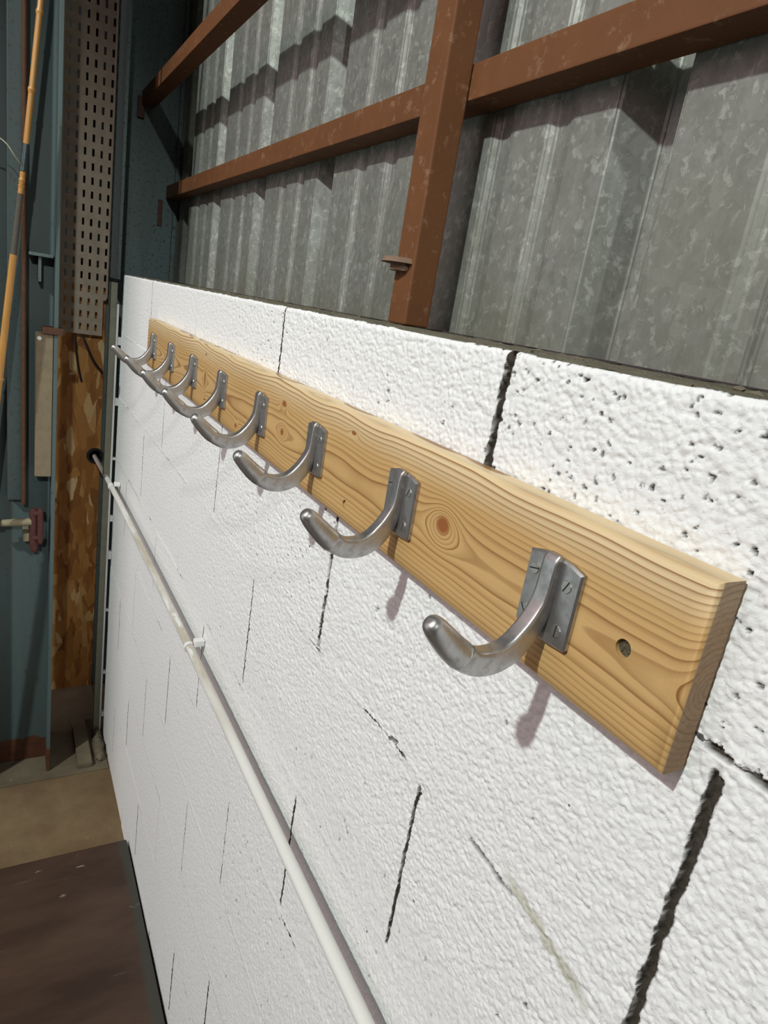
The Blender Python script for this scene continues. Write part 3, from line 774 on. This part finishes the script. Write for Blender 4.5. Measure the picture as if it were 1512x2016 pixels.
parts(bam, loc, [('cane', seg(.296, 1.9, .0078, .0060, 14, (.43, .615, .95, 1.3, 1.6)), M['bamboo'], 'upper bamboo cane with nodes'),
    ('ferrule', seg(.226, .296, .0100, .0080, 6), M['ferrule'], 'dark blue metal ferrule'),
    ('swelling', seg(.168, .226, .0072, .0072, 8, (.19, .20)), M['bamboo'], None),
    ('dark_section', seg(.005, .168, .0085, .0076, 8), M['dark_section'], 'dull dark section'),  # length of the rod in a darker, duller colour
    ('cane', seg(FZ + .006, .005, .0125, .0095, 24, (-.35, -.8, -1.2)), M['bamboo'], 'lower bamboo cane'),
    ('line_guide', w_, M['wire'], 'thin wire loop')])

# ------------------------------------------------------------------ light
def lamp(name, loc, energy, color, radius):
    l = bpy.data.lights.new(name, 'POINT'); l.energy = energy; l.color = color; l.shadow_soft_size = radius
    o = bpy.data.objects.new(name, l); o.location = loc; C.objects.link(o); return o
lamp('ceiling_lamp', (.60, -3.25, 2.74), 730, (.915, 1.0, .955), .08)
def aim(o, target): o.rotation_euler = (Vector(target) - o.location).to_track_quat('-Z', 'Y').to_euler()
l = bpy.data.lights.new('pink_fill', 'AREA'); l.shape = 'RECTANGLE'; l.size = 6.0; l.size_y = 3.0; l.energy = 96; l.color = (1.0, .72, .745)  # added soft pinkish fill for the shaded areas, not an actual lamp
o = bpy.data.objects.new('pink_fill', l); o.location = (-.7, -4.6, 2.2); C.objects.link(o); aim(o, (-.3, 0, -.5))
l = bpy.data.lights.new('corner_floodlight', 'SPOT'); l.energy = 700; l.color = (.96, 1.0, .95); l.spot_size = math.radians(19); l.spot_blend = 1.0; l.shadow_soft_size = .08
o = bpy.data.objects.new('corner_floodlight', l); o.location = (5.0, -1.35, 2.6); C.objects.link(o); aim(o, (-2.35, -.1, -.45))
l = bpy.data.lights.new('cool_fill_left', 'AREA'); l.shape = 'RECTANGLE'; l.size = 2.2; l.size_y = 2.0; l.energy = 15; l.color = (.86, 1.0, 1.0)  # added cool fill to brighten the lower left wall, no actual doorway
o = bpy.data.objects.new('cool_fill_left', l); o.location = (-1.9, -3.3, -.8); C.objects.link(o); aim(o, (-1.0, 0, -1.0))
w = bpy.data.worlds.new('shed_air'); bpy.context.scene.world = w; w.use_nodes = True
bg = w.node_tree.nodes['Background']; bg.inputs[0].default_value = (1.0, .80, .80, 1); bg.inputs[1].default_value = .065

# ------------------------------------------------------------------ camera
R = [[0.4719, -0.3239, 0.82], [0.8672, 0.0027, -0.498], [0.1591, 0.9461, 0.2822]]
cam = bpy.data.cameras.new('camera'); co = bpy.data.objects.new('camera', cam); C.objects.link(co)
m3 = Matrix(R); q = m3.to_quaternion(); q.normalize()
co.matrix_world = Matrix.Translation((.4296, -.3531, .0105)) @ q.to_matrix().to_4x4()
cam.sensor_fit = 'VERTICAL'; cam.sensor_height = 36; cam.sensor_width = 27; cam.lens = 1301.53 / 2016 * 36; cam.clip_start = .01
sc = bpy.context.scene; sc.camera = co
vs = sc.view_settings; vs.view_transform = 'Standard'; vs.look = 'None'; vs.gamma = 1; vs.exposure = -.24; vs.use_curve_mapping = False
